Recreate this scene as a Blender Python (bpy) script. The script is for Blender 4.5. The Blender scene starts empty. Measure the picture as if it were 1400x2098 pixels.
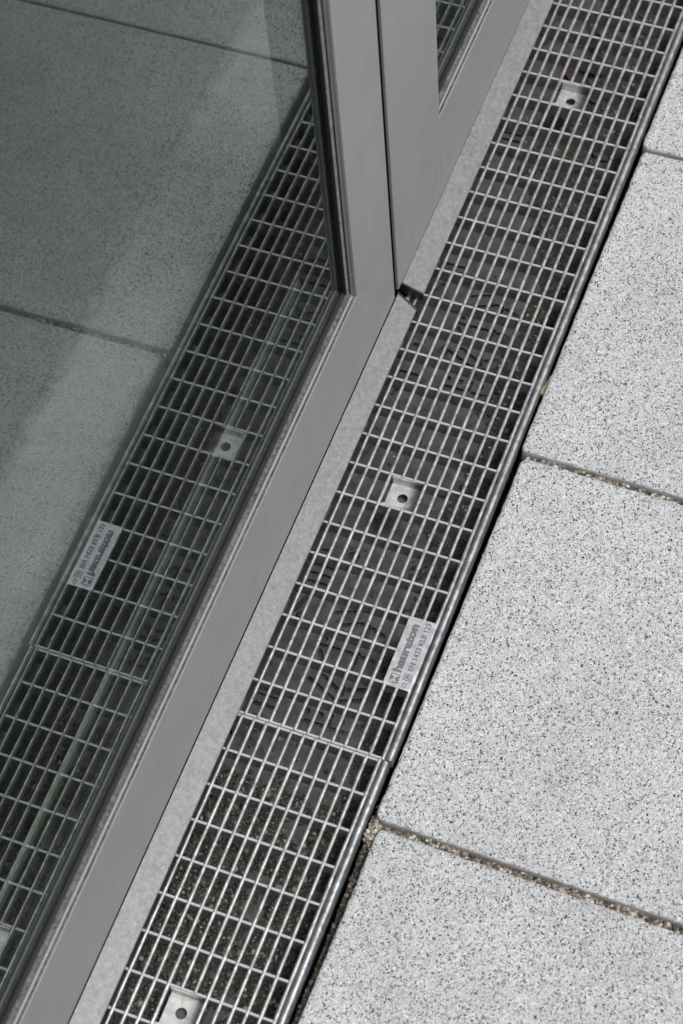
import bpy, math, random
import numpy as np
from mathutils import Vector, Matrix, noise
from mathutils.geometry import delaunay_2d_cdt

random.seed(7)
rng = np.random.default_rng(11)
scene = bpy.context.scene
COL = scene.collection

# ------------------------------------------------------------------ camera
# world: X runs along the drain (up the picture), Y points into the building, Z up;
# z = 0 is the top of the grating, metres.
CAM_R = ((0.3570, -0.9320, -0.0620), (-0.8126, -0.2772, -0.5128), (0.4607, 0.2335, -0.8563))
CAM_C = (-0.62259, -0.30512, 1.54025)
cam_d = bpy.data.cameras.new('camera')
cam = bpy.data.objects.new('camera', cam_d)
COL.objects.link(cam)
rx, ry, rz = Vector(CAM_R[0]).normalized(), -Vector(CAM_R[1]).normalized(), -Vector(CAM_R[2]).normalized()
m = Matrix((rx, ry, rz)).transposed().to_4x4()
m.translation = Vector(CAM_C)
cam.matrix_world = m
cam_d.sensor_fit = 'VERTICAL'
cam_d.sensor_height = 36.0
cam_d.sensor_width = 24.0
cam_d.lens = 36.0 * 4239.0 / 2098.0
cam_d.clip_start = 0.05
cam_d.clip_end = 200.0
cam_d.dof.use_dof = True
cam_d.dof.focus_distance = 1.775
cam_d.dof.aperture_fstop = 8.0
scene.camera = cam

# ------------------------------------------------------------------ sky, sun, exposure (bright overcast)
SUN_EL, SUN_AZ = 66.0, 256.0          # azimuth of the sun measured from +X towards +Y
world = bpy.data.worlds.new('World')
scene.world = world
world.use_nodes = True
wn = world.node_tree
sky = wn.nodes.new('ShaderNodeTexSky')
sky.sky_type = 'NISHITA'
sky.sun_disc = False
sky.sun_elevation = math.radians(SUN_EL)
sky.sun_rotation = math.radians(90.0 - SUN_AZ)
sky.dust_density = 4.0
sky.air_density = 1.0
hsv = wn.nodes.new('ShaderNodeHueSaturation')
hsv.inputs['Saturation'].default_value = 0.36
bg = wn.nodes['Background']
bg.inputs['Strength'].default_value = 0.07
wn.links.new(sky.outputs[0], hsv.inputs['Color'])
wn.links.new(hsv.outputs[0], bg.inputs['Color'])
sun_d = bpy.data.lights.new('sun', 'SUN')
sun_d.energy = 1.5
sun_d.angle = math.radians(20.0)
sun_d.color = (1.0, 0.993, 0.982)
sun = bpy.data.objects.new('sun', sun_d)
COL.objects.link(sun)
sv = Vector((math.cos(math.radians(SUN_EL)) * math.cos(math.radians(SUN_AZ)),
             math.cos(math.radians(SUN_EL)) * math.sin(math.radians(SUN_AZ)),
             math.sin(math.radians(SUN_EL))))
sun.rotation_euler = sv.to_track_quat('Z', 'Y').to_euler()
scene.view_settings.view_transform = 'Standard'
scene.view_settings.look = 'None'
scene.view_settings.gamma = 1.0
scene.view_settings.exposure = 0.88
scene.render.engine = 'CYCLES'
scene.cycles.use_denoising = True
scene.cycles.max_bounces = 10
scene.cycles.transparent_max_bounces = 16
scene.cycles.sample_clamp_indirect = 8.0


# ------------------------------------------------------------------ material helpers
class NT:
    def __init__(self, name):
        self.m = bpy.data.materials.new(name)
        self.m.use_nodes = True
        self.t = self.m.node_tree
        self.b = self.t.nodes['Principled BSDF']
        self.out = self.t.nodes['Material Output']

    def n(self, typ, **kw):
        nd = self.t.nodes.new(typ)
        for k, v in kw.items():
            if isinstance(k, str) and hasattr(nd, k) and not k.startswith('in_'):
                setattr(nd, k, v)
        return nd

    def l(self, a, b):
        self.t.links.new(a, b)

    def val(self, sock, v):
        if isinstance(v, (int, float, tuple, list)):
            sock.default_value = v
        else:
            self.l(v, sock)

    def obj(self, rnd=True):
        tc = self.n('ShaderNodeTexCoord')
        if not rnd:
            return tc.outputs['Object']
        oi = self.n('ShaderNodeObjectInfo')
        mul = self.n('ShaderNodeVectorMath', operation='MULTIPLY')
        cmb = self.n('ShaderNodeCombineXYZ')
        for i in range(3):
            self.l(oi.outputs['Random'], cmb.inputs[i])
        self.l(cmb.outputs[0], mul.inputs[0])
        mul.inputs[1].default_value = (7.31, 13.7, 0.0)
        add = self.n('ShaderNodeVectorMath', operation='ADD')
        self.l(tc.outputs['Object'], add.inputs[0])
        self.l(mul.outputs[0], add.inputs[1])
        return add.outputs[0]

    def geo(self):
        return self.n('ShaderNodeNewGeometry').outputs['Position']

    def noise(self, vec, scale, detail=3.0, rough=0.6, out='Fac'):
        nd = self.n('ShaderNodeTexNoise')
        self.l(vec, nd.inputs['Vector'])
        nd.inputs['Scale'].default_value = scale
        nd.inputs['Detail'].default_value = detail
        nd.inputs['Roughness'].default_value = rough
        return nd.outputs[out]

    def voro(self, vec, scale, out='Color', rand=1.0):
        nd = self.n('ShaderNodeTexVoronoi')
        self.l(vec, nd.inputs['Vector'])
        nd.inputs['Scale'].default_value = scale
        nd.inputs['Randomness'].default_value = rand
        return nd.outputs[out]

    def sep(self, col, i=0):
        nd = self.n('ShaderNodeSeparateColor')
        self.l(col, nd.inputs[0])
        return nd.outputs[i]

    def sepv(self, vec, i):
        nd = self.n('ShaderNodeSeparateXYZ')
        self.l(vec, nd.inputs[0])
        return nd.outputs[i]

    def ramp(self, fac, stops, interp='LINEAR'):
        nd = self.n('ShaderNodeValToRGB')
        nd.color_ramp.interpolation = interp
        els = nd.color_ramp.elements
        while len(els) < len(stops):
            els.new(0.5)
        for e, (p, c) in zip(els, stops):
            e.position = p
            e.color = (c, c, c, 1) if isinstance(c, (int, float)) else (*c, 1)
        self.l(fac, nd.inputs[0])
        return nd.outputs[0]

    def mix(self, fac, a, b, mode='MIX'):
        nd = self.n('ShaderNodeMix', data_type='RGBA', blend_type=mode)
        self.val(nd.inputs['Factor'], fac)
        for s, v in ((nd.inputs['A'], a), (nd.inputs['B'], b)):
            if isinstance(v, (tuple, list)) and len(v) == 3:
                v = (*v, 1)
            self.val(s, v)
        return nd.outputs['Result']

    def math(self, op, a, b=0.0, c=0.0, clamp=False):
        nd = self.n('ShaderNodeMath', operation=op)
        nd.use_clamp = clamp
        self.val(nd.inputs[0], a)
        self.val(nd.inputs[1], b)
        if op in ('MULTIPLY_ADD', 'SMOOTH_MIN', 'COMPARE'):
            self.val(nd.inputs[2], c)
        return nd.outputs[0]

    def maprange(self, v, a, b, c=0.0, d=1.0):
        nd = self.n('ShaderNodeMapRange')
        self.l(v, nd.inputs[0])
        for i, x in enumerate((a, b, c, d)):
            nd.inputs[i + 1].default_value = x
        return nd.outputs[0]

    def bump(self, h, strength, dist, normal=None):
        nd = self.n('ShaderNodeBump')
        nd.inputs['Strength'].default_value = strength
        nd.inputs['Distance'].default_value = dist
        self.l(h, nd.inputs['Height'])
        if normal is not None:
            self.l(normal, nd.inputs['Normal'])
        return nd.outputs[0]

    def set(self, **kw):
        names = dict(color='Base Color', rough='Roughness', metal='Metallic', normal='Normal', spec='Specular IOR Level')
        for k, v in kw.items():
            s = self.b.inputs[names[k]]
            if k == 'color' and isinstance(v, (tuple, list)) and len(v) == 3:
                v = (*v, 1)
            self.val(s, v)
        return self


def mat_galv(name, base, rough, metal=0.85, mottle=0.12, dirt=0.0, worn=None, dark_zone=None):
    k = NT(name)
    p = k.geo()
    n1 = k.noise(p, 180, 4, 0.65)
    n2 = k.noise(p, 1500, 2, 0.5)
    v = k.sep(k.voro(p, 160))
    f = k.math('ADD', k.math('MULTIPLY', n1, 0.6), k.math('MULTIPLY', v, 0.4))
    lo = tuple(c * (1 - 2 * mottle) for c in base)
    hi = tuple(min(1, c * (1 + 1.2 * mottle)) for c in base)
    col = k.ramp(f, [(0.25, lo), (0.75, hi)])
    if dirt:
        d = k.maprange(k.noise(p, 70, 6, 0.7), 0.5, 0.68)
        col = k.mix(k.math('MULTIPLY', d, dirt), col, (0.05, 0.048, 0.04))
        k.set(metal=k.math('MULTIPLY_ADD', d, -metal * dirt, metal))
    else:
        k.set(metal=metal)
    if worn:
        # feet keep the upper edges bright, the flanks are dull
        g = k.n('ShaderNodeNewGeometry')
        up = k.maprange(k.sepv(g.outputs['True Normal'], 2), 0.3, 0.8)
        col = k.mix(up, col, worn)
    if dark_zone:
        # colour darkens towards the outer side of the tray, edge broken by noise
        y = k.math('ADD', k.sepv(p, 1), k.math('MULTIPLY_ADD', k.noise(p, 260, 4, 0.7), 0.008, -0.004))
        col = k.mix(k.maprange(y, dark_zone[0], dark_zone[1], 0.9, 0.0), col, (0.06, 0.058, 0.05))
    r = k.maprange(n1, 0.3, 0.7, rough - 0.06, rough + 0.1)
    k.set(color=col, rough=r, normal=k.bump(n2, 0.35, 0.0002))
    return k.m


def mat_powder(name, base, rough=0.5, dust=0.25):
    k = NT(name)
    p = k.geo()
    fine = k.noise(p, 2600, 2, 0.5)
    big = k.noise(p, 14, 5, 0.62)
    col = k.ramp(fine, [(0.3, tuple(c * 0.90 for c in base)), (0.7, tuple(c * 1.10 for c in base))])
    sp = k.sep(k.voro(p, 420))
    spk = k.math('GREATER_THAN', sp, 0.975)
    dist = k.voro(p, 420, 'Distance')
    spk = k.math('MULTIPLY', spk, k.math('LESS_THAN', dist, 0.28))
    col = k.mix(k.math('MULTIPLY', spk, 0.55), col, (0.62, 0.62, 0.60))
    # settled dust and dried run marks, drawn out down the face
    mp = k.n('ShaderNodeMapping')
    mp.inputs['Scale'].default_value = (95, 95, 16)
    k.l(p, mp.inputs['Vector'])
    st = k.noise(mp.outputs[0], 1.0, 5, 0.65)
    cloud = k.maprange(k.noise(p, 22, 5, 0.6), 0.40, 0.72)
    dm = k.math('ADD', k.math('MULTIPLY', cloud, 0.5), k.math('MULTIPLY', k.maprange(big, 0.40, 0.68), k.maprange(st, 0.42, 0.75)))
    drk = k.math('MULTIPLY', k.maprange(k.noise(mp.outputs[0], 2.3, 4, 0.7), 0.55, 0.75), 0.14)
    col = k.mix(drk, col, tuple(c * 0.55 for c in base))
    # scuffed patch with fine scratches
    mp2 = k.n('ShaderNodeMapping')
    mp2.inputs['Scale'].default_value = (900, 900, 160)
    mp2.inputs['Rotation'].default_value = (0, 0.5, 0)
    k.l(p, mp2.inputs['Vector'])
    scr = k.maprange(k.noise(mp2.outputs[0], 1.0, 3, 0.7), 0.60, 0.72)
    dm = k.math('ADD', dm, k.math('MULTIPLY', k.math('MULTIPLY', scr, k.maprange(big, 0.52, 0.64)), 0.9), clamp=True)
    col = k.mix(k.math('MULTIPLY', dm, dust), col, (0.36, 0.36, 0.345))
    k.set(color=col, rough=k.maprange(big, 0.3, 0.7, rough - 0.05, rough + 0.12),
          normal=k.bump(fine, 0.25, 0.00012), spec=0.45)
    return k.m


def mat_anod(name):
    k = NT(name)
    p = k.geo()
    fine = k.noise(p, 1300, 4, 0.75)
    mid = k.noise(p, 70, 5, 0.65)
    col = k.ramp(fine, [(0.30, (0.112, 0.113, 0.118)), (0.70, (0.262, 0.264, 0.274))])
    col = k.mix(1.0, col, k.ramp(k.noise(p, 240, 5, 0.7), [(0.32, 0.72), (0.68, 1.22)]), 'MULTIPLY')
    dark_zone = k.maprange(k.noise(p, 95, 6, 0.75), 0.55, 0.70)  # scattered stains on the metal
    col = k.mix(k.math('MULTIPLY', dark_zone, 0.45), col, (0.105, 0.10, 0.097))
    warm = k.maprange(mid, 0.48, 0.68)
    col = k.mix(k.math('MULTIPLY', warm, 0.35), col, (0.25, 0.24, 0.232))
    sp = k.math('MULTIPLY', k.math('MULTIPLY', k.math('GREATER_THAN', k.sep(k.voro(p, 480)), 0.988), k.math('LESS_THAN', k.voro(p, 480, 'Distance'), 0.25)), 0.6)
    col = k.mix(sp, col, (0.6, 0.6, 0.6))
    k.set(color=col, rough=k.maprange(fine, 0.3, 0.7, 0.42, 0.62), metal=0.3, normal=k.bump(fine, 0.4, 0.00018))
    return k.m


def mat_plain(name, color, rough=0.6, metal=0.0, bumpscale=None, var=0.2, spec=0.5):
    k = NT(name)
    p = k.geo()
    n1 = k.noise(p, bumpscale or 300, 4, 0.65)
    col = k.ramp(n1, [(0.3, tuple(c * (1 - var) for c in color)), (0.7, tuple(min(1, c * (1 + var)) for c in color))])
    k.set(color=col, rough=rough, metal=metal, normal=k.bump(n1, 0.3, 0.0003), spec=spec)
    return k.m


def mat_paver():
    k = NT('fine_grain_granite_concrete')
    p = k.obj(True)
    warp = k.noise(p, 420, 2, 0.5, 'Color')
    wv = k.n('ShaderNodeVectorMath', operation='MULTIPLY_ADD')
    k.l(warp, wv.inputs[0])
    wv.inputs[1].default_value = (0.0016,) * 3
    k.l(p, wv.inputs[2])
    q = wv.outputs[0]
    a = k.sep(k.voro(q, 900))
    base = k.ramp(a, [(0.0, 0.010), (0.058, 0.05), (0.100, 0.25), (0.24, 0.375), (0.50, 0.46), (0.85, 0.52), (1.0, 0.64)])
    b = k.sep(k.voro(q, 1700), 1)
    fine = k.ramp(b, [(0.0, 0.44), (0.18, 0.78), (0.5, 1.0), (1.0, 1.13)])
    col = k.mix(1.0, base, fine, 'MULTIPLY')
    c = k.sep(k.voro(q, 250), 2)
    dk = k.math('MULTIPLY', k.math('GREATER_THAN', c, 0.972), k.math('LESS_THAN', k.voro(q, 250, 'Distance'), 0.36))
    col = k.mix(k.math('MULTIPLY', dk, 0.72), col, (0.07, 0.07, 0.075))
    big = k.noise(p, 9, 4, 0.6)
    col = k.mix(1.0, col, k.ramp(big, [(0.3, 0.89), (0.7, 1.05)]), 'MULTIPLY')
    oi = k.n('ShaderNodeObjectInfo')
    col = k.mix(1.0, col, k.ramp(oi.outputs['Random'], [(0.0, (0.955, 0.972, 0.985)), (1.0, (0.985, 1.0, 1.01))]), 'MULTIPLY')
    # damp blotches and dried tide marks
    bl = k.noise(p, 34, 5, 0.62)
    col = k.mix(k.math('MULTIPLY', k.maprange(bl, 0.56, 0.72), 0.22), col, (0.20, 0.205, 0.20))
    tide = k.math('MULTIPLY', k.math('LESS_THAN', k.math('ABSOLUTE', k.math('SUBTRACT', k.noise(p, 13, 3, 0.5), 0.60)), 0.007), 0.10)
    col = k.mix(tide, col, (0.25, 0.245, 0.235))
    # faint rust-coloured spots
    rs = k.math('MULTIPLY', k.math('GREATER_THAN', k.sep(k.voro(p, 26), 1), 0.965), k.math('LESS_THAN', k.voro(p, 26, 'Distance'), 0.09))
    col = k.mix(k.math('MULTIPLY', rs, 0.5), col, (0.55, 0.36, 0.22))
    # the sides below the worn arris are plain cast concrete
    geo = k.n('ShaderNodeNewGeometry')
    up = k.maprange(k.sepv(geo.outputs['True Normal'], 2), 0.15, 0.5)
    side = k.ramp(k.noise(p, 240, 4, 0.7), [(0.3, (0.30, 0.30, 0.295)), (0.7, (0.40, 0.40, 0.39))])
    col = k.mix(up, side, col)
    h = k.math('ADD', k.math('MULTIPLY', a, 0.5), k.math('ADD', k.math('MULTIPLY', b, 0.3), k.math('MULTIPLY', k.noise(p, 380, 3, 0.7), 0.8)))
    k.set(color=col, rough=0.78, normal=k.bump(h, 0.62, 0.0006), spec=0.3)
    return k.m


def mat_grain(name, stops):
    k = NT(name)
    at = k.n('ShaderNodeAttribute', attribute_name='tone')
    p = k.geo()
    col = k.ramp(at.outputs['Fac'], stops)
    nz = k.noise(p, 900, 3, 0.6)
    col = k.mix(1.0, col, k.ramp(nz, [(0.3, 0.75), (0.7, 1.2)]), 'MULTIPLY')
    k.set(color=col, rough=0.6, spec=0.4)
    return k.m


def mat_soil(name, lo, hi):
    k = NT(name)
    p = k.geo()
    v = k.sep(k.voro(p, 900))
    n = k.noise(p, 60, 5, 0.7)
    f = k.math('ADD', k.math('MULTIPLY', v, 0.65), k.math('MULTIPLY', n, 0.45))
    col = k.ramp(f, [(0.2, lo), (0.75, hi), (0.97, tuple(min(1, c * 2.3) for c in hi))])
    h = k.math('ADD', v, k.noise(p, 500, 4, 0.7))
    k.set(color=col, rough=0.85, normal=k.bump(h, 0.8, 0.0012), spec=0.3)
    return k.m


def mat_glass(name, tint, dirty=True, ior=1.5, front=1.0, back=0.35):
    k = NT(name)
    geo = k.n('ShaderNodeNewGeometry')
    fr = k.n('ShaderNodeFresnel')
    # keep the outside-in index on both skins of the pane (rays are not bent inside it)
    io = k.math('MULTIPLY_ADD', geo.outputs['Backfacing'], 1.0 / ior - ior, ior)
    k.l(io, fr.inputs['IOR'])
    tr = k.n('ShaderNodeBsdfTransparent')
    tr.inputs['Color'].default_value = (*tint, 1)
    gl = k.n('ShaderNodeBsdfGlossy')
    gl.inputs['Roughness'].default_value = 0.0
    gl.inputs['Color'].default_value = (0.93, 0.98, 0.99, 1)
    mx = k.n('ShaderNodeMixShader')
    # the coated inner skin mirrors less than the outer one
    fw = k.math('MULTIPLY', fr.outputs[0], k.math('MULTIPLY_ADD', geo.outputs['Backfacing'], back - front, front))
    # the skin turned to the room
    k.l(fw, mx.inputs[0])
    k.l(tr.outputs[0], mx.inputs[1])
    k.l(gl.outputs[0], mx.inputs[2])
    last = mx.outputs[0]
    if dirty:
        p = geo.outputs['Position']
        z = k.sepv(p, 2)
        low = k.math('MAXIMUM', k.maprange(z, 0.158, 0.128), k.math('MULTIPLY', k.maprange(k.sepv(p, 0), 0.285, 0.345), k.math('MULTIPLY', k.maprange(z, 0.30, 0.13), k.math('LESS_THAN', k.sepv(p, 0), 0.4))))
        sp = k.sep(k.voro(p, 900))
        ds = k.voro(p, 900, 'Distance')
        patch = k.maprange(k.noise(p, 90, 4, 0.7), 0.42, 0.62)
        mk = k.math('MULTIPLY', k.math('GREATER_THAN', sp, k.math('MULTIPLY_ADD', low, -0.45, 0.985)), k.math('LESS_THAN', ds, 0.42))
        mk = k.math('MULTIPLY', mk, k.math('MAXIMUM', low, 0.22))
        mk = k.math('MULTIPLY', mk, k.math('MULTIPLY_ADD', patch, 0.7, 0.3))
        film = k.math('MULTIPLY', k.maprange(k.noise(p, 25, 5, 0.65), 0.35, 0.8), 0.010)
        mk = k.math('ADD', k.math('MULTIPLY', mk, 0.17), film, clamp=True)
        df = k.n('ShaderNodeBsdfDiffuse')
        df.inputs['Color'].default_value = (0.33, 0.33, 0.31, 1)
        m2 = k.n('ShaderNodeMixShader')
        k.l(mk, m2.inputs[0])
        k.l(last, m2.inputs[1])
        k.l(df.outputs[0], m2.inputs[2])
        last = m2.outputs[0]
    k.l(last, k.out.inputs['Surface'])
    return k.m


def mat_gasket():
    k = NT('dusty_rubber_gasket')
    p = k.geo()
    mp = k.n('ShaderNodeMapping')
    mp.inputs['Scale'].default_value = (1, 1, 1)
    k.l(p, mp.inputs['Vector'])
    n1 = k.noise(p, 420, 5, 0.75)
    n2 = k.noise(p, 45, 4, 0.6)
    geo = k.n('ShaderNodeNewGeometry')
    up = k.maprange(k.sepv(geo.outputs['True Normal'], 2), 0.1, 0.75)
    d = k.math('MULTIPLY', k.maprange(k.math('ADD', k.math('MULTIPLY', n1, 0.75), k.math('MULTIPLY', n2, 0.25)), 0.36, 0.60), up)
    # the lip against the glass is washed clean
    d = k.math('MULTIPLY', d, k.maprange(k.sepv(p, 1), 0.1530, 0.1542, 1.0, 0.04))
    col = k.mix(d, (0.014, 0.0145, 0.015), (0.135, 0.137, 0.136))
    k.set(color=col, rough=0.75, normal=k.bump(n1, 0.7, 0.0006), spec=0.3)
    return k.m


M = {}
M['wire'] = mat_galv('galvanised_wire', (0.46, 0.46, 0.468), 0.42, 0.80, 0.2, 0.25)
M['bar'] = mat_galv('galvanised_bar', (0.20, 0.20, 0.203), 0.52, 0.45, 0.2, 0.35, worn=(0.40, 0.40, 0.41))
M['rail'] = mat_galv('galvanised_edge_rail', (0.50, 0.51, 0.525), 0.38, 0.74, 0.2, 0.25)
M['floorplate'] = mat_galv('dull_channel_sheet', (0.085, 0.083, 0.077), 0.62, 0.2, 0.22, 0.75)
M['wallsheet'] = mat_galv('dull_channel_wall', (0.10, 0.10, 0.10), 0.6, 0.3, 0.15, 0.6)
M['lock'] = mat_galv('stainless_lock_plate', (0.50, 0.50, 0.49), 0.45, 0.55, 0.10, 0.3, dark_zone=(0.0625, 0.0705))
M['name'] = mat_galv('stamped_plate', (0.62, 0.62, 0.64), 0.38, 0.80, 0.10)
M['letter'] = mat_galv('stamped_letters', (0.16, 0.16, 0.167), 0.5, 0.5, 0.08)
M['powder'] = mat_powder('grey_powder_coat', (0.236, 0.248, 0.242), 0.42, 0.25)
M['anod'] = mat_anod('weathered_aluminium')
M['black'] = mat_plain('black_plastic', (0.014, 0.015, 0.015), 0.42, spec=0.5)
M['darkgap'] = mat_plain('black_seal', (0.004, 0.0043, 0.0043), 0.95, spec=0.0)
M['gasket'] = mat_gasket()
M['rubber'] = mat_plain('black_rubber', (0.009, 0.0092, 0.0095), 0.6, spec=0.25)
M['greystrip'] = mat_plain('dusty_grey_strip', (0.17, 0.17, 0.172), 0.6, bumpscale=160, var=0.4)
M['inner'] = mat_plain('dark_inner_profile', (0.012, 0.0135, 0.013), 0.7, spec=0.1)
M['greenbead'] = mat_plain('pale_green_bead', (0.14, 0.148, 0.118), 0.5)
M['glass'] = mat_glass('green_tinted_glass', (0.90, 0.925, 0.91), True, 1.62, 1.0, 0.22)
M['glass2'] = mat_glass('inner_glass', (0.93, 0.95, 0.94), False, 1.5, 0.12, 0.12)
M['paver'] = mat_paver()
M['sand'] = mat_soil('bedding_sand', (0.022, 0.020, 0.017), (0.085, 0.077, 0.063))
M['soil'] = mat_soil('dark_silt', (0.018, 0.017, 0.014), (0.075, 0.07, 0.058))
M['peb_dark'] = mat_grain('dark_grit', [(0.0, (0.02, 0.019, 0.016)), (0.35, (0.06, 0.055, 0.045)), (0.6, (0.13, 0.12, 0.095)), (0.85, (0.26, 0.25, 0.22)), (1.0, (0.5, 0.48, 0.44))])
M['peb_light'] = mat_grain('joint_grit', [(0.0, (0.025, 0.023, 0.019)), (0.3, (0.075, 0.065, 0.052)), (0.55, (0.17, 0.145, 0.11)), (0.7, (0.25, 0.185, 0.145)), (0.85, (0.30, 0.28, 0.25)), (1.0, (0.55, 0.53, 0.49))])
M['leaf'] = mat_plain('dry_leaf', (0.048, 0.029, 0.021), 0.8)
M['twig'] = mat_plain('tan_straw', (0.40, 0.31, 0.19), 0.7)
k_ = NT('grey_entrance_mat')
p_ = k_.geo()
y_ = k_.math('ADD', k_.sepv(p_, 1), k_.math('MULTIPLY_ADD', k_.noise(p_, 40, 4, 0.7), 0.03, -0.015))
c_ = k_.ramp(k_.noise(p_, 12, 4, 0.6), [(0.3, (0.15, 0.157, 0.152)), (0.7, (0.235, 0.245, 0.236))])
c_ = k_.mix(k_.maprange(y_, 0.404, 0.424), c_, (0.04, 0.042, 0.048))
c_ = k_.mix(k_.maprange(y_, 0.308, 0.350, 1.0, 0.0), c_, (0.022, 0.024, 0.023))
k_.set(color=c_, rough=0.9, spec=0.2)
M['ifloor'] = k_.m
M['ifloor2'] = mat_plain('dark_indoor_floor', (0.04, 0.042, 0.048), 0.6)
M['iwall'] = mat_plain('indoor_plaster', (0.30, 0.30, 0.29), 0.9, bumpscale=40, var=0.05)
M['render'] = mat_plain('light_render', (0.45, 0.45, 0.44), 0.9, bumpscale=200, var=0.08)


# ------------------------------------------------------------------ mesh helpers
class MB:
    def __init__(self):
        self.v, self.f = [], []

    def add(self, vs, fs):
        o = len(self.v)
        self.v += [tuple(x) for x in vs]
        self.f += [tuple(i + o for i in f) for f in fs]
        return self

    def box(self, x0, x1, y0, y1, z0, z1):
        return self.add([(x0, y0, z0), (x1, y0, z0), (x1, y1, z0), (x0, y1, z0), (x0, y0, z1), (x1, y0, z1), (x1, y1, z1), (x0, y1, z1)],
                        [(0, 3, 2, 1), (4, 5, 6, 7), (0, 1, 5, 4), (1, 2, 6, 5), (2, 3, 7, 6), (3, 0, 4, 7)])

    def prism(self, poly, axis, a, b):
        """extrude a 2-D polygon: axis 'x' -> poly in (y,z), 'y' -> (x,z), 'z' -> (x,y)"""
        def P(u, v, t):
            return {'x': (t, u, v), 'y': (u, t, v), 'z': (u, v, t)}[axis]
        n = len(poly)
        vs = [P(u, v, a) for u, v in poly] + [P(u, v, b) for u, v in poly]
        area = sum(poly[i][0] * poly[(i + 1) % n][1] - poly[(i + 1) % n][0] * poly[i][1] for i in range(n))
        sgn = area * (-1 if axis == 'y' else 1)
        fs = [tuple(range(n - 1, -1, -1)), tuple(range(n, 2 * n))]
        fs += [(i, (i + 1) % n, n + (i + 1) % n, n + i) for i in range(n)]
        if sgn < 0:
            fs = [tuple(reversed(f)) for f in fs]
        return self.add(vs, fs)

    def rod_x(self, xs, y, z, r, sides=10, jit=0.0, round_end=True):
        vs, fs = [], []
        prof = []
        xs = list(xs)
        if round_end:
            prof.append((xs[0] - r * 0.25, 0.55))
        for x in xs:
            prof.append((x, 1.0))
        if round_end:
            prof.append((xs[-1] + r * 0.25, 0.55))
        for x, k in prof:
            dy, dz = (random.gauss(0, jit) + 5 * jit * noise.noise(Vector((x * 14, y * 900, 1.7))), random.gauss(0, jit) + 3 * jit * noise.noise(Vector((x * 17, y * 900, 8.2)))) if jit else (0, 0)
            kk = k * (1 + (random.gauss(0, 0.03) if jit else 0))
            for i in range(sides):
                a = 2 * math.pi * i / sides
                vs.append((x, y + dy + r * kk * math.cos(a), z + dz + r * kk * math.sin(a)))
        m_ = len(prof)
        for j in range(m_ - 1):
            for i in range(sides):
                i2 = (i + 1) % sides
                fs.append((j * sides + i, j * sides + i2, (j + 1) * sides + i2, (j + 1) * sides + i))
        fs = [tuple(reversed(f)) for f in fs]
        fs.append(tuple(range(sides)))
        fs.append(tuple((m_ - 1) * sides + i for i in reversed(range(sides))))
        fs = [tuple(f) for f in fs]
        return self.add(vs, fs)

    def mesh(self, name, smooth=False, angle=None):
        me = bpy.data.meshes.new(name)
        me.from_pydata(self.v, [], self.f)
        me.validate()
        me.update()
        if smooth:
            me.polygons.foreach_set('use_smooth', [True] * len(me.polygons))
            if angle:
                me.set_sharp_from_angle(angle=math.radians(angle))
        return me


def link(name, me, mat=None, parent=None, loc=None, bevel=0.0, seg=2):
    o = bpy.data.objects.new(name, me)
    COL.objects.link(o)
    if mat is not None and me is not None and not me.materials:
        me.materials.append(mat)
    if parent is not None:
        o.parent = parent
    if loc:
        o.location = loc
    if bevel:
        b = o.modifiers.new('bevel', 'BEVEL')
        b.width = bevel
        b.segments = seg
        b.limit_method = 'ANGLE'
        b.angle_limit = math.radians(35)
        me.polygons.foreach_set('use_smooth', [True] * len(me.polygons))
        me.set_sharp_from_angle(angle=math.radians(35))
    return o


def tag(o, label=None, cat=None, group=None, kind=None):
    for k_, v_ in (('label', label), ('category', cat), ('group', group), ('kind', kind)):
        if v_:
            o[k_] = v_
    return o


def empty(name, loc, label=None, cat=None, group=None, kind=None):
    o = bpy.data.objects.new(name, None)
    o.empty_display_size = 0.05
    o.location = loc
    COL.objects.link(o)
    return tag(o, label, cat, group, kind)


def fnoise(x, y, z=0.0, s=1.0):
    return noise.fractal(Vector((x * s, y * s, z)), 1.0, 2.0, 4)


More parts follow.
